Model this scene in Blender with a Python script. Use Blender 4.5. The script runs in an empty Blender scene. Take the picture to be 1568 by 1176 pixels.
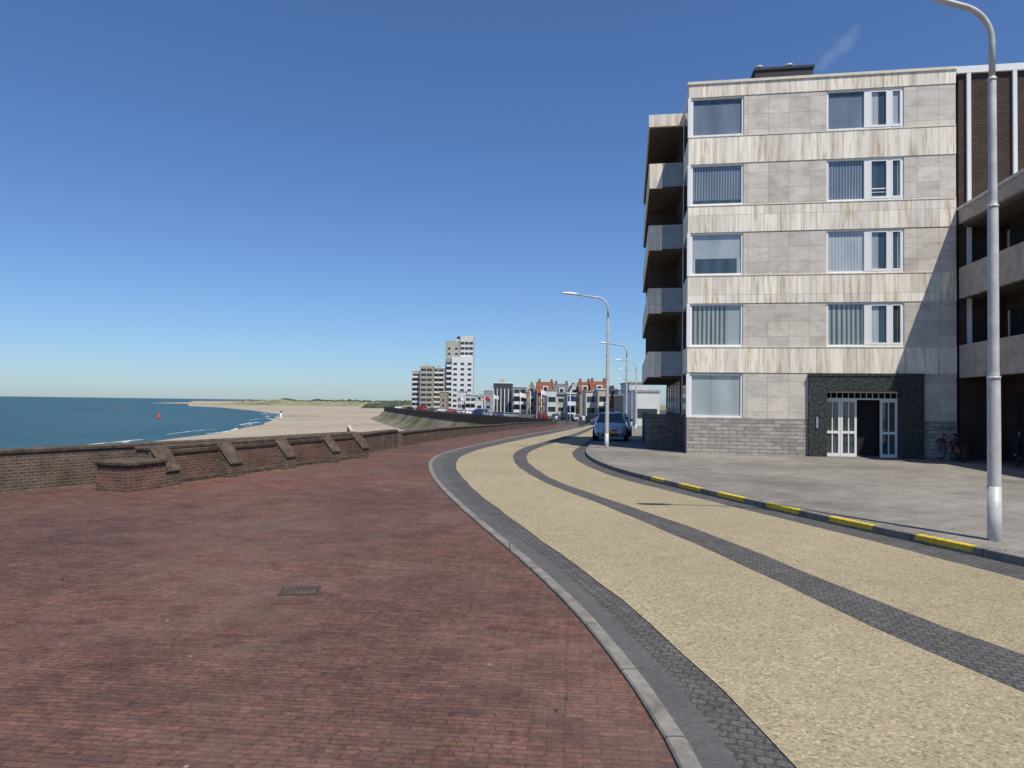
import bpy, math, random
from mathutils import Vector, Matrix
random.seed(7)
R=math.radians
scene=bpy.context.scene
# ------------------------------------------------------------------ camera
EYE=Vector((0,0,1.9)); F=1070.0; CX,CY=784.0,588.0
pitch=R(1.55); roll=R(0.76)
fwd=Vector((0,math.cos(pitch),math.sin(pitch)))
up0=Vector((0,-math.sin(pitch),math.cos(pitch))); r0=Vector((1,0,0))
CR=r0*math.cos(roll)+up0*math.sin(roll)
CU=-r0*math.sin(roll)+up0*math.cos(roll)
cd=bpy.data.cameras.new("camera"); cam=bpy.data.objects.new("camera",cd)
scene.collection.objects.link(cam); scene.camera=cam
cam.matrix_world=Matrix(((CR.x,CU.x,-fwd.x,EYE.x),(CR.y,CU.y,-fwd.y,EYE.y),(CR.z,CU.z,-fwd.z,EYE.z),(0,0,0,1)))
cd.sensor_width=36; cd.lens=F/1568*36; cd.clip_start=0.05; cd.clip_end=60000
# ------------------------------------------------------------------ terrain profile (surveyed)
def gz(y):
    if y<22: return 0.0
    if y<42: return -0.0005*(y-22)**2
    if y<110: return -0.2-0.02*(y-42)
    if y<150: return -1.56-0.02*(y-110)+0.00025*(y-110)**2
    return -1.96
def ray(u,v): return fwd*F+CR*(u-CX)-CU*(v-CY)
def G(u,v,dz=0.0):
    d=ray(u,v); z=0.0; p=None
    t=None
    for i in range(60):
        t=(z+dz-EYE.z)/d.z
        p=EYE+d*t
        z=0.6*z+0.4*gz(p.y)
    return (p.x,p.y)
def PL(u,v,z):
    d=ray(u,v); p=EYE+d*((z-EYE.z)/d.z); return (p.x,p.y)
def D(u,v,y):
    d=ray(u,v); return EYE+d*(y/d.y)
def lerp_tab(tab,y):
    if y<=tab[0][0]: return tab[0][1]
    for (a,b),(c,e) in zip(tab,tab[1:]):
        if y<=c: return b+(e-b)*(y-a)/(c-a)
    return tab[-1][1]
# ------------------------------------------------------------------ material helpers
def newmat(name,rough=0.8,spec=0.3,metal=0.0,color=(0.5,0.5,0.5)):
    m=bpy.data.materials.new(name); m.use_nodes=True; nt=m.node_tree
    b=nt.nodes["Principled BSDF"]
    b.inputs["Roughness"].default_value=rough; b.inputs["Metallic"].default_value=metal
    b.inputs["Specular IOR Level"].default_value=spec
    b.inputs["Base Color"].default_value=(*color,1)
    return m,nt,b
def coords(nt,mode='xy',scale=(1,1,1),rot=0):
    tc=nt.nodes.new("ShaderNodeTexCoord"); out=tc.outputs["Object"]
    if mode=='wall':
        s=nt.nodes.new("ShaderNodeSeparateXYZ"); nt.links.new(out,s.inputs[0])
        a=nt.nodes.new("ShaderNodeMath"); a.operation='ADD'
        nt.links.new(s.outputs[0],a.inputs[0]); nt.links.new(s.outputs[1],a.inputs[1])
        c=nt.nodes.new("ShaderNodeCombineXYZ"); nt.links.new(a.outputs[0],c.inputs[0]); nt.links.new(s.outputs[2],c.inputs[1])
        out=c.outputs[0]
    mp=nt.nodes.new("ShaderNodeMapping"); mp.inputs["Scale"].default_value=scale
    mp.inputs["Rotation"].default_value=(0,0,rot)
    nt.links.new(out,mp.inputs[0]); return mp.outputs[0]
def noise(nt,vec,scale,detail=4,rough=0.6):
    n=nt.nodes.new("ShaderNodeTexNoise"); n.inputs["Scale"].default_value=scale
    n.inputs["Detail"].default_value=detail; n.inputs["Roughness"].default_value=rough
    nt.links.new(vec,n.inputs["Vector"]); return n.outputs["Fac"]
def ramp(nt,fac,stops):
    r=nt.nodes.new("ShaderNodeValToRGB"); e=r.color_ramp.elements
    while len(e)<len(stops): e.new(0.5)
    for el,(p,c) in zip(e,stops):
        el.position=p; el.color=(*c,1) if len(c)==3 else c
    nt.links.new(fac,r.inputs[0]); return r.outputs[0]
def mix(nt,fac,a,b,blend='MIX'):
    m=nt.nodes.new("ShaderNodeMix"); m.data_type='RGBA'; m.blend_type=blend
    for i,x in ((0,fac),(6,a),(7,b)):
        if hasattr(x,'is_linked') or hasattr(x,'links'): nt.links.new(x,m.inputs[i])
        elif i==0: m.inputs[0].default_value=x
        else: m.inputs[i].default_value=(*x,1)
    return m.outputs[2]
def brick(nt,vec,c1,c2,mo,w,h,ms,bias=0,off=0.5):
    b=nt.nodes.new("ShaderNodeTexBrick"); nt.links.new(vec,b.inputs["Vector"])
    b.inputs["Color1"].default_value=(*c1,1); b.inputs["Color2"].default_value=(*c2,1); b.inputs["Mortar"].default_value=(*mo,1)
    b.inputs["Scale"].default_value=1; b.inputs["Mortar Size"].default_value=ms
    b.inputs["Brick Width"].default_value=w; b.inputs["Row Height"].default_value=h; b.inputs["Bias"].default_value=bias
    b.offset=off
    return b
def bump(nt,b,h,strength=0.4,dist=0.01):
    n=nt.nodes.new("ShaderNodeBump"); n.inputs["Strength"].default_value=strength; n.inputs["Distance"].default_value=dist
    nt.links.new(h,n.inputs["Height"]); nt.links.new(n.outputs[0],b.inputs["Normal"])
def setc(nt,b,c): nt.links.new(c,b.inputs["Base Color"])
def g3(x): return (x,x,x)
# ---- materials
def m_brickpave():
    m,nt,b=newmat("red_brick_paving",0.85,0.15)
    v0=coords(nt,'xy',rot=R(5))
    nz=nt.nodes.new("ShaderNodeTexNoise"); nz.inputs["Scale"].default_value=0.9; nz.inputs["Detail"].default_value=3; nt.links.new(v0,nz.inputs["Vector"])
    vm=nt.nodes.new("ShaderNodeVectorMath"); vm.operation='SCALE'; vm.inputs[3].default_value=0.05; nt.links.new(nz.outputs["Color"],vm.inputs[0])
    va=nt.nodes.new("ShaderNodeVectorMath"); va.operation='ADD'; nt.links.new(v0,va.inputs[0]); nt.links.new(vm.outputs[0],va.inputs[1])
    v=va.outputs[0]
    br=brick(nt,v,(0.166,0.080,0.060),(0.108,0.057,0.047),(0.068,0.045,0.036),0.20,0.052,0.0045)
    n1=ramp(nt,noise(nt,v,0.16,5,0.6),[(0.34,(0.70,0.75,0.83)),(0.50,(0.92,0.94,0.96)),(0.66,(1.18,1.05,1.00))])
    n2=ramp(nt,noise(nt,v,1.7,7,0.72),[(0.3,g3(0.70)),(0.7,g3(1.28))])
    c=mix(nt,1,br.outputs[0],n1,'MULTIPLY'); c=mix(nt,1,c,n2,'MULTIPLY')
    n3=ramp(nt,noise(nt,v,22,4,0.75),[(0.3,g3(0.60)),(0.7,g3(1.42))]); c=mix(nt,1,c,n3,'MULTIPLY')
    moss=ramp(nt,noise(nt,v,0.6,9,0.78),[(0.54,g3(0)),(0.74,g3(0.55))])
    c=mix(nt,moss,c,(0.13,0.105,0.06))
    dust=ramp(nt,noise(nt,v,0.35,7,0.72),[(0.47,g3(0)),(0.72,g3(0.42))])
    c=mix(nt,dust,c,(0.19,0.140,0.112))
    vs=nt.nodes.new("ShaderNodeSeparateXYZ"); nt.links.new(v,vs.inputs[0])
    pp=nt.nodes.new("ShaderNodeMath"); pp.operation='PINGPONG'; pp.inputs[1].default_value=2.3; nt.links.new(vs.outputs[0],pp.inputs[0])
    sm=ramp(nt,pp.outputs[0],[(0.0,g3(0.30)),(0.02,g3(0))])
    c=mix(nt,sm,c,(0.06,0.042,0.03))
    vo=nt.nodes.new("ShaderNodeTexVoronoi"); vo.inputs["Scale"].default_value=2.2; nt.links.new(v,vo.inputs["Vector"])
    sp=ramp(nt,vo.outputs["Distance"],[(0.020,g3(0.65)),(0.04,g3(0))])
    c=mix(nt,sp,c,(0.36,0.33,0.29))
    setc(nt,b,c); bump(nt,b,br.outputs["Fac"],-0.22,0.005)
    return m
def m_speck(name,c1,c2,sc=90,big=0.25,rough=0.9,bs=0.3,var=0.15,spec=0.2,vor=0):
    m,nt,b=newmat(name,rough,spec); v=coords(nt)
    n=noise(nt,v,sc,4,0.85)
    c=ramp(nt,n,[(0.36,c1),(0.64,c2)])
    if vor:
        vo=nt.nodes.new("ShaderNodeTexVoronoi"); vo.inputs["Scale"].default_value=vor; nt.links.new(v,vo.inputs["Vector"])
        s=nt.nodes.new("ShaderNodeSeparateColor"); nt.links.new(vo.outputs["Color"],s.inputs[0])
        k=ramp(nt,s.outputs[0],[(0.0,g3(0.58)),(0.22,g3(0.93)),(0.8,g3(1.04)),(1.0,g3(1.42))])
        c=mix(nt,1,c,k,'MULTIPLY')
        ch=ramp(nt,noise(nt,v,7,8,0.8),[(0.60,g3(0)),(0.70,g3(0.35))]); c=mix(nt,ch,c,(0.20,0.175,0.13))
    n2=ramp(nt,noise(nt,v,big,5,0.65),[(0.3,g3(1-var)),(0.7,g3(1+var))])
    c=mix(nt,1,c,n2,'MULTIPLY')
    n3=ramp(nt,noise(nt,v,big*14,4,0.7),[(0.3,g3(1-var*.7)),(0.7,g3(1+var*.7))])
    c=mix(nt,1,c,n3,'MULTIPLY')
    setc(nt,b,c); bump(nt,b,n,bs,0.004); return m
def m_brickwall(name,c1,c2,mo,w=0.21,h=0.065,ms=0.012,stain=(0.5,1.15),bst=0.4,mode='wall',ns=1.2):
    m,nt,b=newmat(name,0.9,0.2); v=coords(nt,mode)
    br=brick(nt,v,c1,c2,mo,w,h,ms)
    n=ramp(nt,noise(nt,v,ns,6,0.7),[(0.3,g3(stain[0])),(0.7,g3(stain[1]))])
    c=mix(nt,1,br.outputs[0],n,'MULTIPLY')
    n=ramp(nt,noise(nt,v,18,4,0.7),[(0.3,g3(0.75)),(0.7,g3(1.25))]); c=mix(nt,1,c,n,'MULTIPLY')
    setc(nt,b,c); bump(nt,b,br.outputs["Fac"],-bst,0.008); return m
def m_marble():
    m,nt,b=newmat("veined_marble_cladding",0.6,0.3)
    v=coords(nt,'wall')
    br=brick(nt,v,(0.93,0.865,0.74),(0.70,0.645,0.56),(0.36,0.32,0.27),0.46,3.0,0.006,off=0.0)
    s=nt.nodes.new("ShaderNodeSeparateXYZ"); nt.links.new(v,s.inputs[0])
    fl=nt.nodes.new("ShaderNodeMath"); fl.operation='SNAP'; nt.links.new(s.outputs[0],fl.inputs[0]); fl.inputs[1].default_value=0.46
    wn=nt.nodes.new("ShaderNodeTexWhiteNoise"); wn.noise_dimensions='1D'; nt.links.new(fl.outputs[0],wn.inputs["W"])
    mu=nt.nodes.new("ShaderNodeVectorMath"); mu.operation='SCALE'; nt.links.new(wn.outputs["Color"],mu.inputs[0]); mu.inputs[3].default_value=9
    ad=nt.nodes.new("ShaderNodeVectorMath"); ad.operation='ADD'; nt.links.new(v,ad.inputs[0]); nt.links.new(mu.outputs[0],ad.inputs[1])
    def mp(sc,rot):
        q=nt.nodes.new("ShaderNodeMapping"); q.inputs["Scale"].default_value=sc; q.inputs["Rotation"].default_value=(0,0,rot); nt.links.new(ad.outputs[0],q.inputs[0]); return q.outputs[0]
    st=ramp(nt,noise(nt,mp((8,0.6,1),R(3)),1.0,5,0.65),[(0.30,(0.56,0.50,0.42)),(0.45,(0.90,0.88,0.84)),(0.6,(1.06,1.05,1.03))])
    c=mix(nt,1,br.outputs[0],st,'MULTIPLY')
    o=ramp(nt,noise(nt,mp((5,0.6,1),R(-8)),0.9,4,0.6),[(0.57,g3(0)),(0.65,g3(0.6))])
    c=mix(nt,o,c,(0.50,0.34,0.18))
    setc(nt,b,c); return m
def m_panel():
    m,nt,b=newmat("grey_stone_panel",0.7,0.3)
    v=coords(nt,'wall')
    br=brick(nt,v,(0.655,0.59,0.505),(0.51,0.465,0.405),(0.33,0.295,0.255),0.73,0.555,0.007,off=0.0)
    vd=coords(nt,'wall',scale=(1.3,1.3,1),rot=R(35))
    n=ramp(nt,noise(nt,vd,1.1,6,0.65),[(0.3,g3(0.78)),(0.5,g3(1.0)),(0.7,g3(1.1))])
    c=mix(nt,1,br.outputs[0],n,'MULTIPLY')
    vv=coords(nt,'wall',scale=(1,3,1),rot=R(30))
    n=ramp(nt,noise(nt,vv,1.6,7,0.75),[(0.35,g3(0.82)),(0.5,g3(1.03))]); c=mix(nt,1,c,n,'MULTIPLY')
    setc(nt,b,c); return m
def m_plain(name,c,rough=0.6,spec=0.4,metal=0,var=0.08,sc=3):
    m,nt,b=newmat(name,rough,spec,metal)
    v=coords(nt); n=ramp(nt,noise(nt,v,sc,4,0.6),[(0.3,tuple(x*(1-var) for x in c)),(0.7,tuple(min(1,x*(1+var)) for x in c))])
    setc(nt,b,n); return m
def m_curtain(name,c1,c2,freq=9):
    m,nt,b=newmat(name,0.9,0.1); v=coords(nt,'wall')
    w=nt.nodes.new("ShaderNodeTexWave"); w.inputs["Scale"].default_value=freq/6.28*2; w.inputs["Distortion"].default_value=2.5
    w.inputs["Detail"].default_value=2; w.inputs["Detail Scale"].default_value=0.6
    mp=nt.nodes.new("ShaderNodeMapping"); mp.inputs["Scale"].default_value=(1,0.05,1); nt.links.new(v,mp.inputs[0]); nt.links.new(mp.outputs[0],w.inputs["Vector"])
    c=ramp(nt,w.outputs["Fac"],[(0.1,c2),(0.8,c1)])
    n=ramp(nt,noise(nt,coords(nt,'wall',scale=(1,.4,1)),1.5,3,.5),[(0.3,g3(.82)),(.7,g3(1.1))]); c=mix(nt,1,c,n,'MULTIPLY')
    b.inputs["Coat Weight"].default_value=1.0; b.inputs["Coat Roughness"].default_value=0.02; b.inputs["Coat IOR"].default_value=1.8
    setc(nt,b,c); return m
def m_sea():
    m,nt,b=newmat("sea_water",0.45,0.22)
    v=coords(nt,'xy',scale=(1,0.5,1),rot=R(-20))
    n=noise(nt,v,0.012,6,0.7)
    c=ramp(nt,n,[(0.35,(0.027,0.080,0.096)),(0.65,(0.052,0.118,0.128))])
    n2=noise(nt,v,0.30,5,0.75)
    c=mix(nt,ramp(nt,n2,[(0.35,g3(0)),(0.7,g3(0.55))]),c,(0.015,0.054,0.070))
    foam=ramp(nt,noise(nt,coords(nt,'xy',scale=(0.5,1,1),rot=R(-20)),0.25,7,0.8),[(0.70,g3(0)),(0.76,g3(0.4))])
    c=mix(nt,foam,c,(0.5,0.55,0.55))
    setc(nt,b,c); bump(nt,b,n2,0.8,0.5); return m
def m_slope():
    m,nt,b=newmat("dike_basalt_and_grass",0.95,0.1); v=coords(nt)
    c=ramp(nt,noise(nt,v,0.07,6,0.7),[(0.40,(0.075,0.095,0.035)),(0.48,(0.12,0.11,0.08)),(0.58,(0.19,0.165,0.125))])
    setc(nt,b,c); return m
M={}
M['pave']=m_brickpave()
M['yellow']=m_speck("buff_asphalt",(0.238,0.196,0.122),(0.372,0.312,0.202),sc=48,big=0.22,var=0.11,vor=58)
m,nt,b=newmat("dark_cobble_strip",0.85,0.3); v=coords(nt,rot=R(20))
br=brick(nt,v,(0.094,0.089,0.084),(0.064,0.061,0.059),(0.045,0.043,0.040),0.10,0.08,0.010)
n=ramp(nt,noise(nt,v,40,4,0.85),[(0.35,g3(0.6)),(0.66,g3(1.7))]); c=mix(nt,1,br.outputs[0],n,'MULTIPLY')
n=ramp(nt,noise(nt,v,2.5,5,0.7),[(0.3,g3(0.8)),(0.7,g3(1.25))]); c=mix(nt,1,c,n,'MULTIPLY')
gr=ramp(nt,noise(nt,v,1.5,7,0.82),[(0.58,g3(0)),(0.72,g3(0.45))]); c=mix(nt,gr,c,(0.17,0.15,0.10))
setc(nt,b,c); bump(nt,b,br.outputs["Fac"],-0.3,0.006); M['cobble']=m
M['gutter']=m_speck("grey_gutter_slab",(0.075,0.074,0.074),(0.115,0.111,0.108),sc=30,big=0.8)
m,nt,b=newmat("concrete_kerb",0.85,0.2); v=coords(nt)
n=ramp(nt,noise(nt,v,3,8,0.8),[(0.32,(0.10,0.092,0.08)),(0.5,(0.195,0.18,0.155)),(0.68,(0.28,0.26,0.225))])
w=nt.nodes.new("ShaderNodeTexBrick"); nt.links.new(v,w.inputs["Vector"]); w.inputs["Scale"].default_value=1; w.inputs["Row Height"].default_value=1.0; w.inputs["Brick Width"].default_value=30; w.inputs["Mortar Size"].default_value=0.008; w.inputs["Color1"].default_value=w.inputs["Color2"].default_value=(1,1,1,1); w.inputs["Mortar"].default_value=(.3,.3,.3,1)
setc(nt,b,mix(nt,1,n,w.outputs[0],'MULTIPLY')); M['kerb']=m
m,nt,b=newmat("grey_paver",0.85,0.25); v=coords(nt,rot=R(9))
br=brick(nt,v,(0.258,0.235,0.200),(0.218,0.200,0.174),(0.13,0.12,0.105),0.21,0.105,0.007)
n=ramp(nt,noise(nt,v,0.22,7,0.7),[(0.38,g3(0.66)),(0.60,g3(1.12))]); c=mix(nt,1,br.outputs[0],n,'MULTIPLY')
n=ramp(nt,noise(nt,v,2.5,6,0.75),[(0.3,g3(0.78)),(0.7,g3(1.22))]); c=mix(nt,1,c,n,'MULTIPLY'); setc(nt,b,c); bump(nt,b,br.outputs["Fac"],-0.25,0.004); M['paver']=m
M['asph']=m_speck("dark_asphalt",(0.05,0.05,0.05),(0.09,0.088,0.085),sc=40)
M['yline']=m_plain("yellow_kerb_paint",(0.64,0.45,0.04),0.6,var=0.35,sc=16)
M['sea']=m_sea()
M['sand']=m_speck("beach_sand",(0.30,0.25,0.185),(0.37,0.315,0.235),sc=0.8,big=0.012,var=0.17)
M['slope']=m_slope()
M['swall']=m_brickwall("seawall_brick",(0.155,0.100,0.070),(0.085,0.060,0.046),(0.19,0.16,0.125),stain=(0.5,1.25))
M['swall_red']=m_brickwall("red_infill_brick",(0.19,0.080,0.057),(0.115,0.052,0.041),(0.17,0.14,0.11),stain=(0.55,1.3))
M['coping']=m_plain("weathered_coping",(0.088,0.066,0.050),0.9,0.2,var=0.5,sc=5)
M['marble']=m_marble(); M['panel']=m_panel()
M['rough']=m_brickwall("coursed_rubble_stone",(0.45,0.415,0.36),(0.30,0.28,0.25),(0.18,0.165,0.15),w=0.52,h=0.135,ms=0.012,stain=(0.75,1.2),bst=1.0,ns=5)
M['darkstone']=m_brickwall("dark_slate_pier",(0.20,0.19,0.185),(0.11,0.105,0.105),(0.05,0.05,0.05),w=0.4,h=0.08,ms=0.012,stain=(0.6,1.3),bst=1.0,ns=4)
m,nt,b=newmat("black_granite",0.5,0.4); v=coords(nt,'wall')
c=ramp(nt,noise(nt,v,12,6,0.9),[(0.42,(0.012,0.013,0.013)),(0.56,(0.05,0.055,0.05)),(0.66,(0.30,0.30,0.25))]); setc(nt,b,c); M['granite']=m
M['white']=m_plain("white_frame",(0.80,0.80,0.77),0.4,0.4,var=0.03)
M['cream']=m_plain("cream_coping",(0.68,0.62,0.49),0.6,var=0.1)
M['dkglass']=m_plain("dark_window_glass",(0.035,0.042,0.048),0.06,0.6,var=0.3,sc=0.5)
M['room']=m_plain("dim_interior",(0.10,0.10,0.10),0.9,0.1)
M['cur_w']=m_curtain("net_curtain_behind_glass",(0.50,0.52,0.52),(0.34,0.37,0.38),9)
M['cur_p']=m_curtain("pale_blind_behind_glass",(0.37,0.42,0.43),(0.33,0.38,0.39),1)
M['cur_b']=m_curtain("blue_grey_blind_behind_glass",(0.17,0.205,0.25),(0.145,0.175,0.22),1)
M['cur_d']=m_curtain("vertical_blind_behind_glass",(0.24,0.28,0.32),(0.075,0.10,0.125),10)
M['cur_g']=m_curtain("sage_curtain_behind_glass",(0.34,0.37,0.33),(0.045,0.075,0.075),6)
M['cur_k']=m_curtain("dark_room_behind_glass",(0.05,0.075,0.085),(0.03,0.05,0.06),2)
M['brown']=m_brickwall("brown_brick",(0.105,0.062,0.050),(0.065,0.042,0.036),(0.05,0.04,0.035),w=0.3,h=0.1,ms=0.02,stain=(0.8,1.15))
M['metalpan']=m_plain("blue_grey_panel",(0.26,0.31,0.34),0.4,0.4,var=0.15)
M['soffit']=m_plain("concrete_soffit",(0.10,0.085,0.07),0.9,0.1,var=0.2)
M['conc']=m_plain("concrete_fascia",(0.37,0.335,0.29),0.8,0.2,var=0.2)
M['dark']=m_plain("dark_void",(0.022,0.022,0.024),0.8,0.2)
M['roofdk']=m_plain("roof_bitumen",(0.06,0.06,0.065),0.9)
M['galv']=m_plain("galvanised_steel",(0.48,0.47,0.45),0.5,0.4,0.1,var=0.18,sc=6)
M['iron']=m_plain("cast_iron",(0.05,0.036,0.030),0.7,0.4,var=0.3,sc=20)
M['tyre']=m_plain("tyre_rubber",(0.02,0.02,0.021),0.85)
M['rim']=m_plain("alloy_rim",(0.45,0.46,0.47),0.3,0.5,0.7)
M['lamp']=m_plain("headlamp_lens",(0.65,0.68,0.70),0.1,0.6)
M['red']=m_plain("red_paint",(0.50,0.02,0.02),0.4)
M['plate']=m_plain("yellow_plate",(0.70,0.50,0.03),0.5)
M['plastic']=m_plain("black_plastic",(0.025,0.025,0.027),0.6)
M['grass']=m_plain("weed_leaf",(0.10,0.14,0.035),0.8,0.2,var=0.4,sc=8)
M['drygrass']=m_plain("dry_weed",(0.26,0.22,0.09),0.8,0.2,var=0.4,sc=8)
M['treemass']=m_plain("tree_leaf_mass",(0.060,0.080,0.045),0.95,0.1,var=0.4,sc=0.08)
M['dune']=m_plain("dune_scrub",(0.22,0.21,0.12),0.95,0.1,var=0.45,sc=0.03)
M['foam']=m_plain("surf_foam",(0.50,0.53,0.52),0.8,var=0.15)
M['skin']=m_plain("skin",(0.45,0.26,0.18),0.6); M['hair']=m_plain("hair",(0.05,0.03,0.02),0.8)
M['jeans']=m_plain("denim",(0.04,0.06,0.12),0.9); M['shirt']=m_plain("white_shirt",(0.6,0.62,0.65),0.9); M['shirt2']=m_plain("dark_jacket",(0.05,0.05,0.07),0.9)
M['roofred']=m_brickwall("red_roof_tile",(0.30,0.105,0.06),(0.23,0.085,0.05),(0.15,0.05,0.03),w=0.4,h=0.35,ms=0.03)
M['roofgrey']=m_plain("slate_roof",(0.12,0.12,0.13),0.8,var=0.2,sc=1)
M['timber']=m_plain("weathered_timber",(0.10,0.08,0.06),0.9)
def colmat(name,c,rough=0.7,spec=0.3,var=0.07,metal=0): return m_plain(name,c,rough,spec,metal,var,0.4)
# ------------------------------------------------------------------ mesh builder
class B:
    def __init__(s): s.v=[];s.f=[];s.m=[];s.mats=[];s.sm=[]
    def mi(s,k):
        k=M[k] if isinstance(k,str) else k
        if k not in s.mats: s.mats.append(k)
        return s.mats.index(k)
    def face(s,idx,mat,smooth=False): s.f.append(idx); s.m.append(s.mi(mat)); s.sm.append(smooth)
    def poly(s,pts,mat):
        i=len(s.v); s.v+= [tuple(p) for p in pts]; s.face(list(range(i,i+len(pts))),mat)
    def box(s,x0,x1,y0,y1,z0,z1,mat):
        if x0>x1:x0,x1=x1,x0
        if y0>y1:y0,y1=y1,y0
        i=len(s.v); s.v+=[(x0,y0,z0),(x1,y0,z0),(x1,y1,z0),(x0,y1,z0),(x0,y0,z1),(x1,y0,z1),(x1,y1,z1),(x0,y1,z1)]
        for q in ((3,2,1,0),(4,5,6,7),(0,1,5,4),(1,2,6,5),(2,3,7,6),(3,0,4,7)): s.face([i+k for k in q],mat)
    def rings(s,rings,mat,cap=True,smooth=True,closed=True):
        i=len(s.v); n=len(rings[0])
        for r in rings: s.v+=[tuple(p) for p in r]
        for a in range(len(rings)-1):
            for k in range(n if closed else n-1):
                k2=(k+1)%n; mm=mat(a) if callable(mat) else mat
                s.face([i+a*n+k,i+a*n+k2,i+(a+1)*n+k2,i+(a+1)*n+k],mm,smooth)
        if cap:
            s.face([i+k for k in range(n)][::-1],mat); s.face([i+(len(rings)-1)*n+k for k in range(n)],mat)
    def tube(s,pts,rad,mat,seg=10,cap=True,smooth=True):
        pts=[Vector(p) for p in pts]
        if not isinstance(rad,(list,tuple)): rad=[rad]*len(pts)
        rs=[]
        ref=Vector((0,0,1))
        for k,p in enumerate(pts):
            t=(pts[min(k+1,len(pts)-1)]-pts[max(k-1,0)]).normalized()
            rf=Vector((0,1,0)) if abs((pts[-1]-pts[0]).normalized().dot(ref))>.5 and abs(t.dot(Vector((0,1,0))))<.9 else (ref if abs(t.dot(ref))<0.95 else Vector((0,1,0)))
            a=t.cross(rf).normalized(); b_=a.cross(t).normalized()
            rs.append([p+(a*math.cos(2*math.pi*j/seg)+b_*math.sin(2*math.pi*j/seg))*rad[k] for j in range(seg)])
        s.rings(rs,mat,cap,smooth)
    def obj(s,name,parent=None,loc=(0,0,0),rotz=0,bevel=0):
        me=bpy.data.meshes.new(name); me.from_pydata(s.v,[],s.f)
        for k in s.mats: me.materials.append(k)
        me.polygons.foreach_set("material_index",s.m); me.polygons.foreach_set("use_smooth",s.sm); me.update()
        o=bpy.data.objects.new(name,me); scene.collection.objects.link(o)
        o.location=loc; o.rotation_euler=(0,0,rotz)
        if parent: o.parent=parent
        if bevel:
            md=o.modifiers.new("bevel",'BEVEL'); md.width=bevel; md.segments=1; md.limit_method='ANGLE'
        return o
def empty(name,loc=(0,0,0),rotz=0):
    o=bpy.data.objects.new(name,None); scene.collection.objects.link(o); o.location=loc; o.rotation_euler=(0,0,rotz); o.empty_display_size=0.3; return o
# ------------------------------------------------------------------ polylines
def catmull(pts,step=0.6):
    out=[]
    P=[Vector((p[0],p[1])) for p in pts]
    P=[P[0]*2-P[1]]+P+[P[-1]*2-P[-2]]
    for i in range(1,len(P)-2):
        a,b_,c,d=P[i-1],P[i],P[i+1],P[i+2]
        n=max(2,int((c-b_).length/step))
        for k in range(n):
            t=k/n
            out.append(0.5*((2*b_)+(c-a)*t+(2*a-5*b_+4*c-d)*t*t+(3*b_-a-3*c+d)*t**3))
    out.append(P[-2]); return out
def smooth(P,it=6):
    for _ in range(it):
        P=[P[0]]+[(P[i-1]+P[i]*2+P[i+1])/4 for i in range(1,len(P)-1)]+[P[-1]]
    return P
def line(px,back=-14.0,dz=0.0):
    P=[Vector(G(u,v,dz)) for u,v in px]
    d=(P[0]-P[1]).normalized()
    if d.y>-0.2: d=Vector((0.35,-0.94))
    P=[P[0]+d*((P[0].y-back)/-d.y)]+P
    return smooth(catmull(P,0.5),10)
def byY(P,y):
    for a,b_ in zip(P,P[1:]):
        if (a.y<=y<=b_.y): return a.x+(b_.x-a.x)*(y-a.y)/max(1e-6,b_.y-a.y)
    return P[0].x if y<P[0].y else P[-1].x
def ylist(y0,y1):
    y=y0;o=[]
    while y<y1: o.append(y); y+= 0.7 if y<60 else 1.5
    o.append(y1); return o
def strip(Lf,Rf,y0,y1,dz,mat,name,cols=4):
    b=B(); ys=ylist(y0,y1); rows=[]
    for y in ys:
        a=Lf(y); c=Rf(y)
        rows.append([(a+(c-a)*k/cols,y,gz(y)+dz) for k in range(cols+1)])
    b.rings(rows,mat,cap=False,smooth=True,closed=False)
    return b.obj(name)
kerbL_px=[(1040,1176),(1023,1140),(985,1080),(940,1010),(900,955),(850,905),(800,860),(740,810),(690,765),(663,735),(655,716),(657,705),(670,697),(700,688),(750,677),(800,667),(850,658),(890,651),(908,648)]
yelL_px=[(1220,1176),(1150,1100),(1080,1030),(1010,965),(930,902),(850,842),(775,790),(725,750),(704,728),(697,712),(701,703),(722,692),(760,682),(800,673),(850,663),(893,653.5),(911,649)]
csL_px=[(1568,1063),(1500,1035),(1400,990),(1300,945),(1200,895),(1100,850),(1000,805),(900,765),(830,738),(792,714),(785,702),(789,693),(802,686),(840,675),(880,664),(903,655),(914,650)]
csR_px=[(1568,1007),(1450,965),(1350,925),(1250,885),(1150,843),(1050,805),(930,765),(850,737),(814,714),(805,702),(809,694),(822,687),(855,676),(890,665),(909,656),(919,650.5)]
yelR_px=[(1568,890),(1500,872),(1400,847),(1300,820),(1200,796),(1100,771),(985,743),(930,728),(900,715),(881,704),(875,696),(880,689),(890,683),(903,673),(913,664),(920,657),(928,651)]
kR_px=[(1568,868),(1485,849),(1400,831),(1270,802),(1170,779),(1100,763),(1000,738),(950,725),(916,712),(901,703),(896,695),(899,688),(907,681),(918,671),(925,663),(929,657),(935,651.5)]
Lk=line(kerbL_px);Ly=line(yelL_px);C1=line(csL_px);C2=line(csR_px);Ry=line(yelR_px);Rk=line(kR_px)
YE=min(p[-1].y for p in (Lk,Ly,C1,C2,Ry,Rk))
fLk=lambda y:byY(Lk,y); fLy=lambda y:byY(Ly,y); fC1=lambda y:byY(C1,y); fC2=lambda y:byY(C2,y); fRy=lambda y:byY(Ry,y); fRk=lambda y:byY(Rk,y)
Y0=-13.5
strip(lambda y:fLk(y),lambda y:fRk(y)+0.05,Y0,YE,0.004,'cobble',"road_channel",8)
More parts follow.
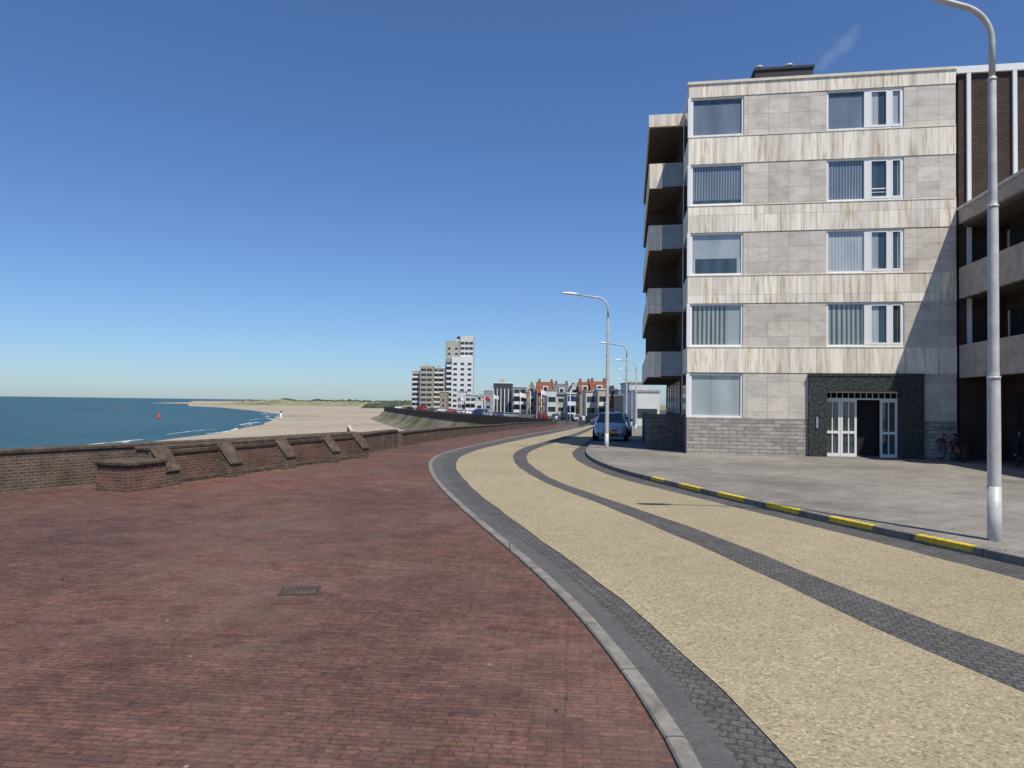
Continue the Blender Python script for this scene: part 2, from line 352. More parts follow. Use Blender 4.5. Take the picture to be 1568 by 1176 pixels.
strip(lambda y:fLk(y)+0.12,lambda y:fLk(y)+0.12+0.42*max(0.05,(fLy(y)-fLk(y)-0.12)),Y0,YE,0.008,'gutter',"road_gutter",2)
wob=lambda y,a: 0.012*math.sin(y*3.1+a)+0.010*math.sin(y*7.7+a*2)
strip(lambda y:fLy(y)+wob(y,0),lambda y:fRy(y)+wob(y,2),Y0,YE,0.012,'yellow',"road",8)
strip(lambda y:fC1(y)+wob(y,4),lambda y:fC2(y)+wob(y,5),Y0,YE,0.016,'cobble',"road_centre_strip",3)
def kerbmesh(fx,w,z0,z1,y0,y1,mat,name):
    b=B(); rows=[]
    for y in ylist(y0,y1):
        x=fx(y); g=gz(y); rows.append([(x,y,g+z0),(x,y,g+z1-.012),(x+.012,y,g+z1),(x+w-.012,y,g+z1),(x+w,y,g+z1-.012),(x+w,y,g+z0)])
    b.rings(rows,mat,cap=True,smooth=False,closed=False); return b.obj(name)
kerbmesh(fLk,0.12,-0.05,0.030,Y0,YE,'kerb',"kerb")
kerbmesh(fRk,0.13,-0.05,0.12,Y0,YE,'kerb',"kerb")
strip(lambda y:fRk(y)+0.128,lambda y:70.0,Y0,YE,0.112,'paver',"pavement",20)
b=B()
def yfor(u):
    best=None
    for k in range(600):
        y=7+k*0.03; r=fRk(y)/y
        d=ray(u,780); rr=d.x/d.y
        if best is None or abs(r-rr)<best[0]: best=(abs(r-rr),y)
    return best[1]
for (u0,u1) in ((997,1016),(1040,1072),(1098,1140),(1172,1224),(1270,1337),(1400,1488)):
    ya,yb=yfor(u1),yfor(u0)
    n=max(2,int((yb-ya)/0.3)); rows=[]
    for k in range(n+1):
        y=ya+(yb-ya)*k/n; x=fRk(y); g=gz(y)
        rows.append([(x-0.003,y,g+0.04),(x-0.003,y,g+0.111),(x+.011,y,g+0.123),(x+0.09,y,g+0.123)])
    b.rings(rows,'yline',cap=False,smooth=False,closed=False)
b.obj("kerb_marking")
# ------------------------------------------------------------------ land
XL=[(-60,-52),(-30,-35.6),(-3,-19.6),(13.7,-10.35),(16.9,-8.55),(20,-7.0),(24,-5.5),(29,-4.95),(46,-2.95),(68,-0.4),(100,5),(124,8.0),(144,2),(181,-14),(240,-32),(363,-66),(500,-84),(800,-120),(1500,-200),(4000,-500),(14000,-600)]
fXL=lambda y: lerp_tab(XL,y)
ys=[-60,-45]+[ -30+k*2 for k in range(25)]+[20+k*1.0 for k in range(141)]+[165,175,181,200,220,240,280,320,363,420,500,650,800,1100,1500,2500,4000,8000,14000]
b=B(); rows=[]
for y in ys:
    a=fXL(y); xs=[a,a+(70-a)*0.25,a+(70-a)*0.5,a+(70-a)*0.75,70,200,900,6000]
    rows.append([(x,y,gz(y)) for x in xs])
b.rings(rows,lambda a:'pave' if ys[a]<122 else ('asph' if ys[a]<500 else 'dune'),cap=False,smooth=True,closed=False); b.obj("ground")
b=B(); rows=[]
for y in ys:
    a=fXL(y); g=gz(y); w=12 if y<140 else 6
    rows.append([(a+0.02,y,g-0.002),(a-0.3,y,g-1.1),(a-w*.5,y,g-3.6),(a-w,y,-6.7),(a-w-3,y,-7.6)])
b.rings(rows,'slope',cap=False,smooth=False,closed=False); b.obj("dike_slope")
XW=[(-60,-90),(60,-80),(118,-76),(178,-80),(229,-86),(276,-96),(340,-113),(369,-122),(412,-136),(440,-141),(509,-172),(646,-247),(815,-350),(937,-452),(1000,-482),(1700,-830),(3000,-1450),(14000,-3000)]
b=B(); rows=[]
ys2=[-60,0,60,90,118,150,178,200,229,250,276,300,340,369,390,412,440,470,509,560,646,730,815,937,1000,1200,1700,3000,14000]
random.seed(3)
for y in ys2:
    w=lerp_tab(XW,y)+random.uniform(-1.5,1.5)*(1 if y<900 else 0); a=fXL(y)+40; n=10
    rows.append([(w-12+(a-w+12)*k/n,y,-8.35+ (0.35*min(1,k/1.2)) + 1.4*(k/n)) for k in range(n+1)])
b.rings(rows,'sand',cap=False,smooth=True,closed=False); b.obj("beach")
b=B(); b.poly([(-40000,-300,-8),(600,-300,-8),(600,45000,-8),(-40000,45000,-8)],'sea'); b.obj("sea")
b=B()
for off,wd in ((3.5,0.8),(7,0.4)):
    rows=[]
    for k in range(160):
        y=60+k*3.0
        x=lerp_tab(XW,y)-off-3+3.5*math.sin(y*0.05+off)+random.uniform(-.5,.5)
        w=wd*(0.3+random.random())*(1 if math.sin(y*0.09+off*2)>-0.1 else 0.05)
        rows.append([(x-w,y,-7.985),(x+w,y,-7.98)])
    b.rings(rows,'foam',cap=False,closed=False)
b.obj("surf")
random.seed(11)
def ridge(name,u0,u1,y,tops,mat,depth,base=-8,n=90,jit=1.0):
    b=B(); rows=[]
    for k in range(n+1):
        u=u0+(u1-u0)*k/n
        v=lerp_tab(tops,u); top=D(u,v,y).z+random.uniform(-jit,jit)
        x=D(u,v,y).x
        rows.append([(x,y-depth,base),(x,y-depth*.5,base+(top-base)*.45+random.uniform(-jit,jit)),(x,y-depth*.12,base+(top-base)*.9),(x,y,top),(x,y+depth,base)])
    b.rings(rows,mat,cap=False,smooth=False,closed=False); return b.obj(name)
ridge("dunes",355,650,1300,[(355,620),(375,616),(395,613.5),(430,611.5),(450,614.5),(520,615),(600,616),(650,616)],'dune',190)
ridge("distant_spit",262,370,1500,[(262,619),(275,616),(320,617),(370,616)],'sand',120,jit=.3)
ridge("distant_trees",425,640,1500,[(425,612.5),(440,609),(455,613.5),(475,614),(485,610.5),(500,613),(540,612),(570,614),(600,613.5),(640,613)],'treemass',60,n=160,jit=1.6)
ridge("distant_trees",560,700,900,[(560,618),(585,616),(610,614),(650,613),(700,612)],'treemass',40,n=80,jit=1.2)
# ------------------------------------------------------------------ sea wall
def wall(name,pts,h,th,mat,cop=0.07,copmat='coping'):
    b=B(); P=[Vector(p) for p in pts]; r1=[];r2=[]
    for k,p in enumerate(P):
        t=(P[min(k+1,len(P)-1)]-P[max(k-1,0)]).normalized(); n=Vector((-t.y,t.x)); g=gz(p.y)
        q=p+n*th; hh=h
        a=p-n*0.03; c=q+n*0.03
        r1.append([(p.x,p.y,g-0.3),(p.x,p.y,g+hh-cop),(q.x,q.y,g+hh-cop),(q.x,q.y,g-2.0)])
        r2.append([(a.x,a.y,g+hh-cop),(a.x,a.y,g+hh-.015),(a.x*.7+c.x*.3,a.y*.7+c.y*.3,g+hh+.02),(c.x,c.y,g+hh),(c.x,c.y,g+hh-cop)])
    b.rings(r1,mat,cap=True,smooth=False,closed=True); b.rings(r2,copmat,cap=True,smooth=False,closed=True)
    return b.obj(name)
def seg(y0,y1,n,dx=0.25): return [(fXL(y0+(y1-y0)*k/n)+dx,y0+(y1-y0)*k/n) for k in range(n+1)]
wall("sea_wall",seg(-30,23.9,40),0.84,0.42,'swall')
wall("sea_wall",seg(24.6,29.5,6,0.1),0.74,0.4,'swall')
wall("sea_wall",seg(30.0,47,12,0.15),0.62,0.4,'swall')
wall("sea_wall",seg(47.8,66,12,0.1),0.60,0.4,'swall')
wall("sea_wall",seg(67,122,30,0.1),0.65,0.4,'swall')
wall("sea_wall",[(fXL(y)+0.3,y) for y in (126,135,144,160,181,210,240,300,363,430,500)],0.9,0.5,'coping')
A=Vector((-7.75,15.1)); Bv=Vector((-5.05,23.7)); L=(Bv-A).length; ang=math.atan2(Bv.y-A.y,Bv.x-A.x)
bw=empty("buttressed_brick_wall",(A.x,A.y,0),ang)
b=B(); b.box(0,L,0.12,0.42,-0.2,0.76,'swall'); b.obj("core",bw)
b=B(); b.box(-0.03,L+.03,0.05,0.46,0.763,0.84,'coping'); b.obj("coping",bw,bevel=0.015)
posts=[0.0,2.05,4.3,6.6,8.4]
b=B(); b2=B(); b3=B()
for i,p in enumerate(posts):
    w=0.46
    x0,x1=p,p+w
    prof=[(0.115,-0.2),(-0.36,-0.2),(-0.36,0.34),(0.045,0.80),(0.115,0.80)]
    b.rings([[(x0,y,z) for y,z in prof],[(x1,y,z) for y,z in prof]],'swall',smooth=False)
    pr=[(-0.39,0.315),(-0.39,0.355),(0.045,0.850),(0.045,0.80)]
    b2.rings([[(x0-.02,y,z) for y,z in pr],[(x1+.02,y,z) for y,z in pr]],'coping',smooth=False)
    if i<len(posts)-1:
        xa,xb=x1,posts[i+1]
        b3.box(xa+.003,xb-.003,0.0,0.115,-0.2,0.66,'swall_red')
        b2.box(xa+.003,xb-.003,-0.10,0.112,-0.2,0.10,'coping')
        b2.box(xa+.003,xb-.003,-0.03,0.117,0.663,0.758,'coping')
b.obj("buttresses",bw,bevel=0.02); b2.obj("caps",bw,bevel=0.012); b3.obj("infill_panels",bw)
pier=B(); pier.box(-1.0,-0.003,-0.42,0.42,-0.2,0.52,'swall_red'); pier.box(-1.04,0.0,-0.46,0.46,0.523,0.61,'coping')
pier.obj("end_pier",bw,bevel=0.02)
b=B(); x,y=D(540,660,25.5).x,25.5
b.rings([[(x-.25,y,-.3),(x+.35,y,-.3),(x-.2,y,0.98)],[(x-.25,y+.25,-.3),(x+.35,y+.25,-.3),(x-.2,y+.25,0.98)]],'coping',smooth=False)
b.rings([[(x-.20,y-.03,1.0),(x-.15,y-.03,1.0),(x+.40,y-.03,.0),(x+.35,y-.03,.0)],[(x-.20,y+.28,1.0),(x-.15,y+.28,1.0),(x+.40,y+.28,.0),(x+.35,y+.28,.0)]],'cream',smooth=False)
b.obj("stair_parapet")
random.seed(5)
b=B()
def tuft(x,y,s,n=14,z=0,mat='grass'):
    for k in range(n):
        a=random.uniform(0,6.28); r=random.uniform(0,s*.6); px,py=x+r*math.cos(a),y+r*math.sin(a)
        h=s*random.uniform(.3,1)*.6; a2=random.uniform(0,6.28); w=s*.09
        g=gz(py)+z
        b.poly([(px-w*math.cos(a2),py-w*math.sin(a2),g),(px+w*math.cos(a2),py+w*math.sin(a2),g),(px+s*.4*math.sin(a),py+s*.4*math.cos(a),g+h)],mat)
for (u,v,s) in ((855,1088,.055),(690,1142,.035),(95,888,.05),(150,872,.05),(868,1070,.03),(800,1035,.02),(728,1052,.03),(760,1095,.025),(905,1060,.025)):
    x,y=G(u,v); tuft(x,y,s,16)
for k in range(420):
    y=random.uniform(3,20); tuft(fLk(y)-random.uniform(0.01,0.2 if random.random()<.5 else 1.6),y,random.uniform(.008,.020),5,mat=random.choice(('grass','drygrass')))
for k in range(160):
    s=random.uniform(.2,L-.2); p=A.lerp(Bv,s/L); n=Vector((.9536,-.301)); q=p+n*random.choice((0.13,0.46))
    tuft(q.x,q.y,random.uniform(.03,.07),8,mat=random.choice(('grass','drygrass','drygrass')))
for k in range(260):
    y=random.uniform(5,15.5); tuft(fXL(y)+.27+random.uniform(0,.07),y,random.uniform(.02,.06),8,mat='drygrass')
for k in range(120):
    y=random.uniform(7,30); tuft(fRk(y)+.15+random.uniform(0,.06),y,random.uniform(.02,.05),6,0.11,mat=random.choice(('grass','drygrass')))
for k in range(100):
    y=random.uniform(27,60); tuft(fXL(y)+.15+random.uniform(0,.3),y,random.uniform(.05,.12),6,0)
b.obj("grass_tufts")
mx,my=G(459,905); b=B()
b.box(-.19,.19,-.16,.16,-.02,.006,'iron'); b.box(-.155,.155,-.125,.125,.0,.010,'coping')
for k in range(-3,4): b.box(k*.040-.008,k*.040+.008,-.1,.1,.009,.013,'iron')
b.obj("manhole_cover",loc=(mx,my,0),rotz=R(10))
# ------------------------------------------------------------------ apartment building
th=-R(9.4)
ab=empty("apartment_building",(6.56,26.2,gz(26.2)+0.05),th)
W1=(0.10,2.02); W2=(4.94,7.58); SE=9.29
rows=[(1.42,3.06),(4.06,5.68),(6.74,8.35),(9.38,10.95),(12.0,13.5)]
b=B()
b.box(0.0,4.31,0.0,0.4,-0.2,1.42,'rough'); b.box(8.18,SE,0.0,0.4,-0.2,1.42,'rough')
b.obj("stone_plinth",ab)
b=B()
for i,(z0,z1) in enumerate(rows):
    if i==0:
        b.box(W1[1],4.31,0.02,0.4,z0,z1+0.03,'panel'); b.box(8.18,SE,0.02,0.4,z0,z1+0.03,'panel')
    else:
        b.box(W1[1],W2[0],0.02,0.4,z0,z1,'panel'); b.box(W2[1],SE,0.02,0.4,z0,z1,'panel')
b.obj("stone_panels",ab)
b=B()
bands=[(3.09,4.06),(5.68,6.74),(8.35,9.38),(10.95,12.0),(13.5,14.0)]
for (z0,z1) in bands: b.box(0,SE,0.0,0.4,z0+.003,z1-.003,'marble')
b.obj("marble_bands",ab)
b=B(); b.box(-.04,SE+.02,-.04,.45,14.0,14.1,'cream')
for (z0,z1) in rows[1:]:
    b.box(-.01,SE,-.015,.02,z0-.035,z0-.005,'cream')
b.obj("coping",ab)
b=B()
b.poly([(0.02,1.2,13.95),(22,1.2,13.95),(22,14,13.95),(0.02,14,13.95)],'roofdk'); b.poly([(0,0.4,13.98),(SE,0.4,13.98),(SE,1.3,13.98),(0,1.3,13.98)],'roofdk')
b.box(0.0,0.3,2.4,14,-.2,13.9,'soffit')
b.box(0,22,13.7,14,-.2,13.9,'brown')
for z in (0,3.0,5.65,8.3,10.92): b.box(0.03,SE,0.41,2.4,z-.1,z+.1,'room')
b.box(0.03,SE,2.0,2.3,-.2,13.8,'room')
b.obj("structure",ab)
def window(b,x0,x1,z0,z1,split=None):
    fr=0.075; y=0.06
    b.box(x0,x1,y,y+.08,z0,z0+fr,'white'); b.box(x0,x1,y,y+.08,z1-fr,z1,'white')
    b.box(x0,x0+fr,y,y+.08,z0+fr,z1-fr,'white'); b.box(x1-fr,x1,y,y+.08,z0+fr,z1-fr,'white')
    if split:
        for s_ in split: b.box(s_[0],s_[1],y-.01,y+.07,z0+fr,z1-fr,'white')
wb=B(); cb=B()
gy=.115
def pane(x0,x1,z0,z1,mat):
    t=random.uniform(-.004,.004)
    cb.poly([(x0,gy+t,z0),(x1,gy+t,z0),(x1,gy-t,z1),(x0,gy-t,z1)],mat)
random.seed(12)
for i,(z0,z1) in enumerate(rows):
    window(wb,W1[0],W1[1],z0,z1)
    xa,xb=W1[0]+.02,W1[1]-.02; zz=z0+.02; zt=z1-.02
    if i==4: pane(xa,xb,zz,zt-.22,'cur_b'); pane(xa,xb,zt-.218,zt,'cur_k')
    elif i==3: pane(xa,xb,zz+.2,zt,'cur_d'); pane(xa,xb,zz,zz+.198,'cur_k')
    elif i==2:
        zm=zz+.62; pane(xa,xb,zm,zt,'cur_p'); pane(xa,xa+.16,zz,zm-.002,'cur_w'); pane(xb-.2,xb,zz,zm-.002,'cur_w'); pane(xa+.162,xb-.202,zz,zm-.002,'cur_k')
    elif i==1: pane(xa,xa+1.35,zz,zt,'cur_g'); pane(xa+1.352,xb,zz,zt,'cur_p')
    else: pane(xa,xb,zz,zt,'cur_p')
    if i>0:
        xm=W2[0]+1.30; xq=xm+.62; a0_,a1_=W2[0]+.02,W2[1]-.02
        window(wb,W2[0],W2[1],z0,z1,split=[(xm,xm+.2),(xq+.18,xq+.30)])
        a,c=xm+.2,xq+.18
        for (p,q) in ((a,c),(xq+.30,W2[1]-.075)):
            wb.box(p,p+.05,.045,.10,z0+.075,z1-.075,'white'); wb.box(q-.05,q,.045,.10,z0+.075,z1-.075,'white')
            wb.box(p+.05,q-.05,.045,.10,z0+.075,z0+.15,'white'); wb.box(p+.05,q-.05,.045,.10,z1-.13,z1-.075,'white')
        mid=(a+c)/2; xr=xq+.30+.22
        spec={4:('cur_b','cur_w','cur_k','cur_p','cur_w'),3:('cur_d','cur_k','cur_k','cur_k','cur_p'),2:('cur_w','cur_p','cur_k','cur_k','cur_w'),1:('cur_g','cur_w','cur_k','cur_k','cur_g')}[i]
        pane(a0_,xm+.05,zz,zt-(.18 if i==4 else 0),spec[0])
        if i==4: pane(a0_,xm+.05,zt-.178,zt,'cur_k')
        pane(xm+.06,mid,zz,zt,spec[1]); pane(mid+.002,c+.02,zz,zt,spec[2]); pane(c+.03,xr,zz,zt,spec[3]); pane(xr+.002,a1_,zz,zt,spec[4])
        if i==3: wb.box(a+.05,c-.05,.085,.10,z0+.42,z0+.46,'white'); wb.box(a+.05,c-.05,.085,.10,z0+.30,z0+.32,'white')
    wb.box(-0.02,.095,.0,.055,z0,z1,'white')
    wb.box(-0.02,.05,.145,.2,z0,z1,'white'); wb.box(-.01,.04,2.2,2.38,z0,z1,'white')
    wb.box(0.0,.03,.21,2.19,z0,z1,'dkglass')
for (z0,z1) in [(-.2,1.42)]+bands: wb.box(0,.2,.41,2.395,z0+.003,z1-.003,'marble' if z0>0 else 'darkstone')
wb.obj("windows",ab); cb.obj("panes_and_curtains",ab)
b=B()
b.box(4.31,4.93,-.12,.7,-.2,2.98,'granite'); b.box(7.46,8.18,-.12,.7,-.2,2.98,'granite'); b.box(4.935,7.455,-.118,.7,2.46,2.975,'granite')
b.box(4.30,8.20,-.14,.02,2.985,3.08,'granite')
b.obj("entrance_surround",ab)
b=B(); y=.30
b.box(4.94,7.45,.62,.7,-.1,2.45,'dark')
b.box(4.94,7.45,y,y+.07,2.39,2.45,'white'); b.box(4.94,7.45,y,y+.07,2.14,2.2,'white')
for k in range(13): 
    x=4.96+k*.205; b.box(x,x+.018,y+.01,y+.06,2.2,2.39,'white')
def leaf(x0,x1,n):
    b.box(x0,x0+.075,y,y+.07,.05,2.14,'white'); b.box(x1-.075,x1,y,y+.07,.05,2.14,'white')
    b.box(x0+.075,x1-.075,y,y+.07,.05,.18,'white'); b.box(x0+.075,x1-.075,y,y+.06,.90,.99,'white'); b.box(x0+.075,x1-.075,y,y+.06,2.06,2.14,'white')
    for k in range(1,n+1):
        xc=x0+.075+(x1-x0-.15)*k/(n+1); b.box(xc-.018,xc+.018,y+.01,y+.055,.18,2.06,'white')
    b.poly([(x0+.05,y+.05,.1),(x1-.05,y+.05,.1),(x1-.05,y+.05,2.1),(x0+.05,y+.05,2.1)],'cur_k')
leaf(4.95,5.50,1); leaf(5.51,6.06,1); leaf(6.86,7.44,1)
b.box(4.94,7.45,-.05,.6,-.1,.045,'conc')
b.box(4.55,4.62,-.16,-.12,1.1,1.5,'metalpan')
b.obj("entrance_doors",ab)
b=B(); bx=-1.36; by0=2.45; by1=13.5
for i,(z0,z1) in enumerate([(3.0,4.05),(5.64,6.68),(8.26,9.3),(10.85,11.88)]):
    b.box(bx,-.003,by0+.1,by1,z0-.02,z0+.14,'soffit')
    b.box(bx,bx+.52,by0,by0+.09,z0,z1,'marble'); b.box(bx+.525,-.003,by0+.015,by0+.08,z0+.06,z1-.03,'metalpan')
    b.box(bx+.522,-.003,by0,by0+.09,z1-.028,z1,'galv')
    b.box(bx-.03,bx+.06,by0+.095,by1,z0+.0,z1,'marble')
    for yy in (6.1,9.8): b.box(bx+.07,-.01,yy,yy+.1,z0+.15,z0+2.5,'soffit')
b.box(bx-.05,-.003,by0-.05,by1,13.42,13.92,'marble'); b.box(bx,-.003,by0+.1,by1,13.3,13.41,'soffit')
b.box(bx-.02,-.003,by0-.25,by0+.25,-.3,1.48,'darkstone'); b.box(bx,bx+.3,by0+.3,by1,-.3,1.4,'darkstone')
for z in (1.5,4.1,6.7,9.35,11.95):
    b.box(-.06,-.003,by0+.3,by1-.2,z,z+1.3,'dkglass')
    for yy in (3.2,4.6,6.4,8,10,12): b.box(-.1,-.0,yy,yy+.1,z-.6 if z>2 else z,z+1.35,'white' if z<2 else 'soffit')
b.obj("balconies",ab)
b=B(); b.box(3.1,5.45,4,7,13.9,16.25,'roofdk'); b.box(3.05,5.5,3.95,7.05,16.253,16.36,'roofdk')
for x in (3.35,4.6): b.tube([(x,4.6,16.3),(x,4.6,16.62)],.1,'galv'); b.tube([(x,4.6,16.62),(x,4.6,16.70)],.17,'galv')
b.tube([(3.7,4.6,16.3),(3.7,4.6,16.5)],.06,'galv'); b.tube([(4.0,4.6,16.3),(4.0,4.6,16.48)],.06,'galv')
b.obj("roof_plant_room",ab)
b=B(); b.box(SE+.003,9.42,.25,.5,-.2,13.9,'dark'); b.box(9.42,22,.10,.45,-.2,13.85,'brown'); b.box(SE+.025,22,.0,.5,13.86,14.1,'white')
for x in (9.66,11.15,12.7,14.2): b.box(x,x+.13,.0,.095,3,13.85,'white')
b.box(9.42,22,.07,.099,9.0,9.06,'conc')
b.obj("brown_brick_section",ab)
b=B()
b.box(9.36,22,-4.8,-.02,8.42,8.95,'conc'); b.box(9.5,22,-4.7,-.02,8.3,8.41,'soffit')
b.box(9.30,9.36,-4.82,-.02,8.90,9.0,'galv')
for (z0,z1,ye) in ((5.75,6.85,-4.8),(2.95,4.1,-11)):
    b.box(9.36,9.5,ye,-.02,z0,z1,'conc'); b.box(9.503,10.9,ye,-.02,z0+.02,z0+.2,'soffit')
b.box(10.9,22,-11,.09,-.2,8.29,'brown'); 
for z in (3.2,6.0):
    for y in (-1.6,-4.2,-7.2,-9.8): b.box(10.85,10.899,y,y+1.3,z,z+2.1,'dkglass'); b.box(10.82,10.86,y-.06,y,z,z+2.1,'white'); b.box(10.82,10.86,y+1.3,y+1.36,z,z+2.1,'white')
for y in (-2.2,-6,-10): b.box(10.85,10.899,y,y+1.5,.3,2.4,'dkglass')
for y in (-5.2,-10.9): b.box(9.55,9.85,y,y+.3,-.2,2.94,'conc')
b.obj("wing",ab)
# ------------------------------------------------------------------ street lamps
def lamp(x,y,z,H,arm=1.6,r=0.085,seg=14,rise=.10):
    o=empty("street_lamp",(x,y,z)); b=B()
    b.tube([(0,0,-.3),(0,0,H*.10)],[r,r],'galv',seg); b.tube([(0,0,H*.10),(0,0,H*.30),(0,0,H*.31)],[r*.98,r*.93,r*.80],'galv',seg,cap=False)
    b.tube([(0,0,H*.31),(0,0,H*.62),(0,0,H*.63)],[r*.80,r*.78,r*.64],'galv',seg,cap=False)
    b.tube([(0,0,H*.63),(0,0,H*.86),(0,0,H*.865)],[r*.64,r*.60,r*.48],'galv',seg,cap=False)
    pts=[(0,0,H*.865)]; cr=.5
    for k in range(0,13):
        a=R(80*k/12); pts.append((-cr*(1-math.cos(a)),0,H-cr-.0+cr*math.sin(a)))
    pts.append((-arm,0,H+rise))
    b.tube(pts,[r*.48]*(len(pts)-1)+[r*.36],'galv',seg)
    for hz in (.30,.62,.86): b.tube([(0,0,H*hz-.02),(0,0,H*hz+.02)],r*(1.0 if hz<.5 else .84 if hz<.7 else .66),'galv',seg)
    b.obj("pole",o)
    h=B(); rs=[]
    for t,w,hh in ((0,.03,.03),(.05,.07,.05),(.2,.12,.07),(.45,.13,.07),(.62,.10,.05),(.68,.04,.02)):
        X=-arm+.06-t; zz=H+rise+.01+t*.06
        rs.append([(X,w*math.cos(2*math.pi*j/12),zz+hh*math.sin(2*math.pi*j/12)*(1 if math.sin(2*math.pi*j/12)>0 else .5)) for j in range(12)])
    h.rings(rs,'white'); h.obj("lamp_head",o)
    return o
x,y=G(1523,828,.11); lamp(x,y,0.11,7.40,1.45,rise=.27)
x,y=G(929,687,.1); lamp(x,y,gz(y)+.1,6.22,1.3)
lamp(7.95,48.5,gz(48.5)+.1,6.25,1.35); lamp(11.2,63,gz(63)+.1,6.3,1.4); lamp(13.9,78,gz(78)+.1,6.5,1.5); lamp(16.5,96,gz(96)+.1,6.5,1.5)
# ------------------------------------------------------------------ cars
def car(loc,rotz,paint,van=False,name="parked_car"):
    o=empty(name,loc,rotz); b=B(); p=M[paint]
    def ring(x,w,zb,zt): 
        q=[(w*.80,zb),(w*.97,zb+.10),(w,zb+.28*(zt-zb)+.05),(w*.99,zt-.20),(w*.93,zt-.06),(w*.80,zt),(0,zt+.025)]
        return [(x,a,c) for a,c in q]+[(x,-a,c) for a,c in q[:-1][::-1]]
    if not van:
        st=[(-2.02,.60,.42,.80),(-1.98,.76,.32,.95),(-1.85,.84,.26,1.0),(-1.3,.87,.2,1.0),(0,.885,.2,.98),(.9,.875,.2,.96),(1.4,.86,.22,.90),(1.78,.80,.25,.80),(1.95,.70,.28,.70),(2.03,.52,.34,.60)]
    else:
        st=[(-2.3,.85,.3,1.0),(-2.25,.93,.25,1.1),(0,.95,.2,1.1),(1.5,.94,.22,1.05),(2.1,.86,.25,.95),(2.3,.70,.3,.75)]
    b.rings([ring(*s_) for s_ in st],p)
    b.obj("body",o)
    c=B()
    if not van: bot=[(-1.88,.72),(.98,.74)]; top=[(-1.5,.56),(.12,.58)]; zb,zt=.97,1.47
    else: bot=[(-2.2,.86),(1.75,.84)]; top=[(-2.15,.76),(.9,.74)]; zb,zt=1.08,1.95
    (xa,wa),(xb,wb_)=bot; (xc,wc),(xd,wd)=top
    q=[(xa,-wa,zb),(xb,-wb_,zb),(xb,wb_,zb),(xa,wa,zb)]; t=[(xc,-wc,zt-.06),(xd,-wd,zt-.06),(xd,wd,zt-.06),(xc,wc,zt-.06)]
    c.rings([q,t],'dkglass',smooth=False,cap=False)
    for i in range(4): c.tube([q[i],t[i]],.04,p,6)
    xm0,xm1=(-.45,-.50) if not van else (.75,.5)
    for s_ in (-1,1):
        c.tube([(xm0,s_*(wa+.01),zb),(xm1,s_*(wc+.015),zt-.05)],.04,p,6)
        c.tube([q[0 if s_<0 else 3],q[1 if s_<0 else 2]],.03,p,6); c.tube([t[0 if s_<0 else 3],t[1 if s_<0 else 2]],.04,p,6)
        if van:
            c.poly([(xa,s_*(wa+.012),zb),(.7,s_*(wa+.012),zb),(.5,s_*(wc+.03),zt-.06),(xc,s_*(wc+.03),zt-.06)],p)
    rr=[[(xc-.02,-wc,zt-.08),(xd+.05,-wd,zt-.08),(xd+.05,wd,zt-.08),(xc-.02,wc,zt-.08)],[(xc+.02,-wc*.93,zt-.02),(xd-.02,-wd*.93,zt-.02),(xd-.02,wd*.93,zt-.02),(xc+.02,wc*.93,zt-.02)],[(xc+.25,-wc*.6,zt+.015),(xd-.25,-wd*.6,zt+.015),(xd-.25,wd*.6,zt+.015),(xc+.25,wc*.6,zt+.015)]]
    c.rings(rr,p,smooth=True)
    for s_ in (-1,1): c.rings([[ (xb-.25,s_*(wb_+.06),zb+.02),(xb-.12,s_*(wb_+.06),zb+.02),(xb-.15,s_*(wb_+.06),zb+.17),(xb-.27,s_*(wb_+.06),zb+.17)],[(xb-.25,s_*(wb_+.22),zb+.03),(xb-.14,s_*(wb_+.22),zb+.03),(xb-.16,s_*(wb_+.22),zb+.15),(xb-.26,s_*(wb_+.22),zb+.15)]],p,smooth=False)
    c.obj("cabin",o)
    d=B(); fx=st[-1][0]
    for s_ in (-1,1):
        d.rings([[(fx-.42,s_*.80,.66),(fx-.13,s_*.68,.60),(fx-.04,s_*.42,.55),(fx-.04,s_*.42,.65),(fx-.15,s_*.68,.73),(fx-.42,s_*.81,.78)],[(fx-.40,s_*.82,.665),(fx-.09,s_*.70,.605),(fx-.0,s_*.44,.555),(fx-.0,s_*.44,.645),(fx-.11,s_*.70,.725),(fx-.40,s_*.82,.775)]],'lamp',smooth=False)
        d.box(-st[-1][0]-.0,-st[-1][0]+.12,s_*.60,s_*.78,.70,.92,'red')
        d.box(fx-.14,fx-.04,s_*.62,s_*.45,.34,.42,'plastic')
    d.box(fx-.06,fx+.012,-.36,.36,.56,.63,'plastic'); d.box(fx-.06,fx+.012,-.42,.42,.31,.42,'plastic')
    d.box(fx+.012,fx+.03,-.26,.26,.45,.55,'plate'); d.box(fx-.02,fx+.02,-.06,.06,.585,.67,'rim')
    d.obj("front_and_lights",o)
    w=B(); wx=(-1.25,1.28) if not van else (-1.4,1.5); hw=.88 if not van else .95
    for X in wx:
        for s_ in (-1,1):
            w.tube([(X,s_*(hw-.05),.33),(X,s_*(hw+.004),.33)],.385,'plastic',20)
            w.tube([(X,s_*(hw-.2),.31),(X,s_*(hw+.015),.31),(X,s_*(hw+.03),.31)],[.31,.31,.27],'tyre',20)
            w.tube([(X,s_*(hw+.02),.31),(X,s_*(hw+.036),.31)],[.2,.17],'rim',12)
    w.obj("wheels",o); return o
for n_,c_ in (('p_blue',(0.42,0.50,0.57)),('p_dark',(0.02,0.022,0.03)),('p_grey',(0.22,0.23,0.24)),('p_white',(0.7,0.7,0.7)),('p_red',(0.3,0.02,0.02)),('p_navy',(0.02,0.04,0.12))):
    m,nt,b=newmat("car_paint_"+n_[2:],0.25,0.5,0.1,c_); b.inputs["Coat Weight"].default_value=0.6; M[n_]=m
hd=math.atan2(-.99,-.155)
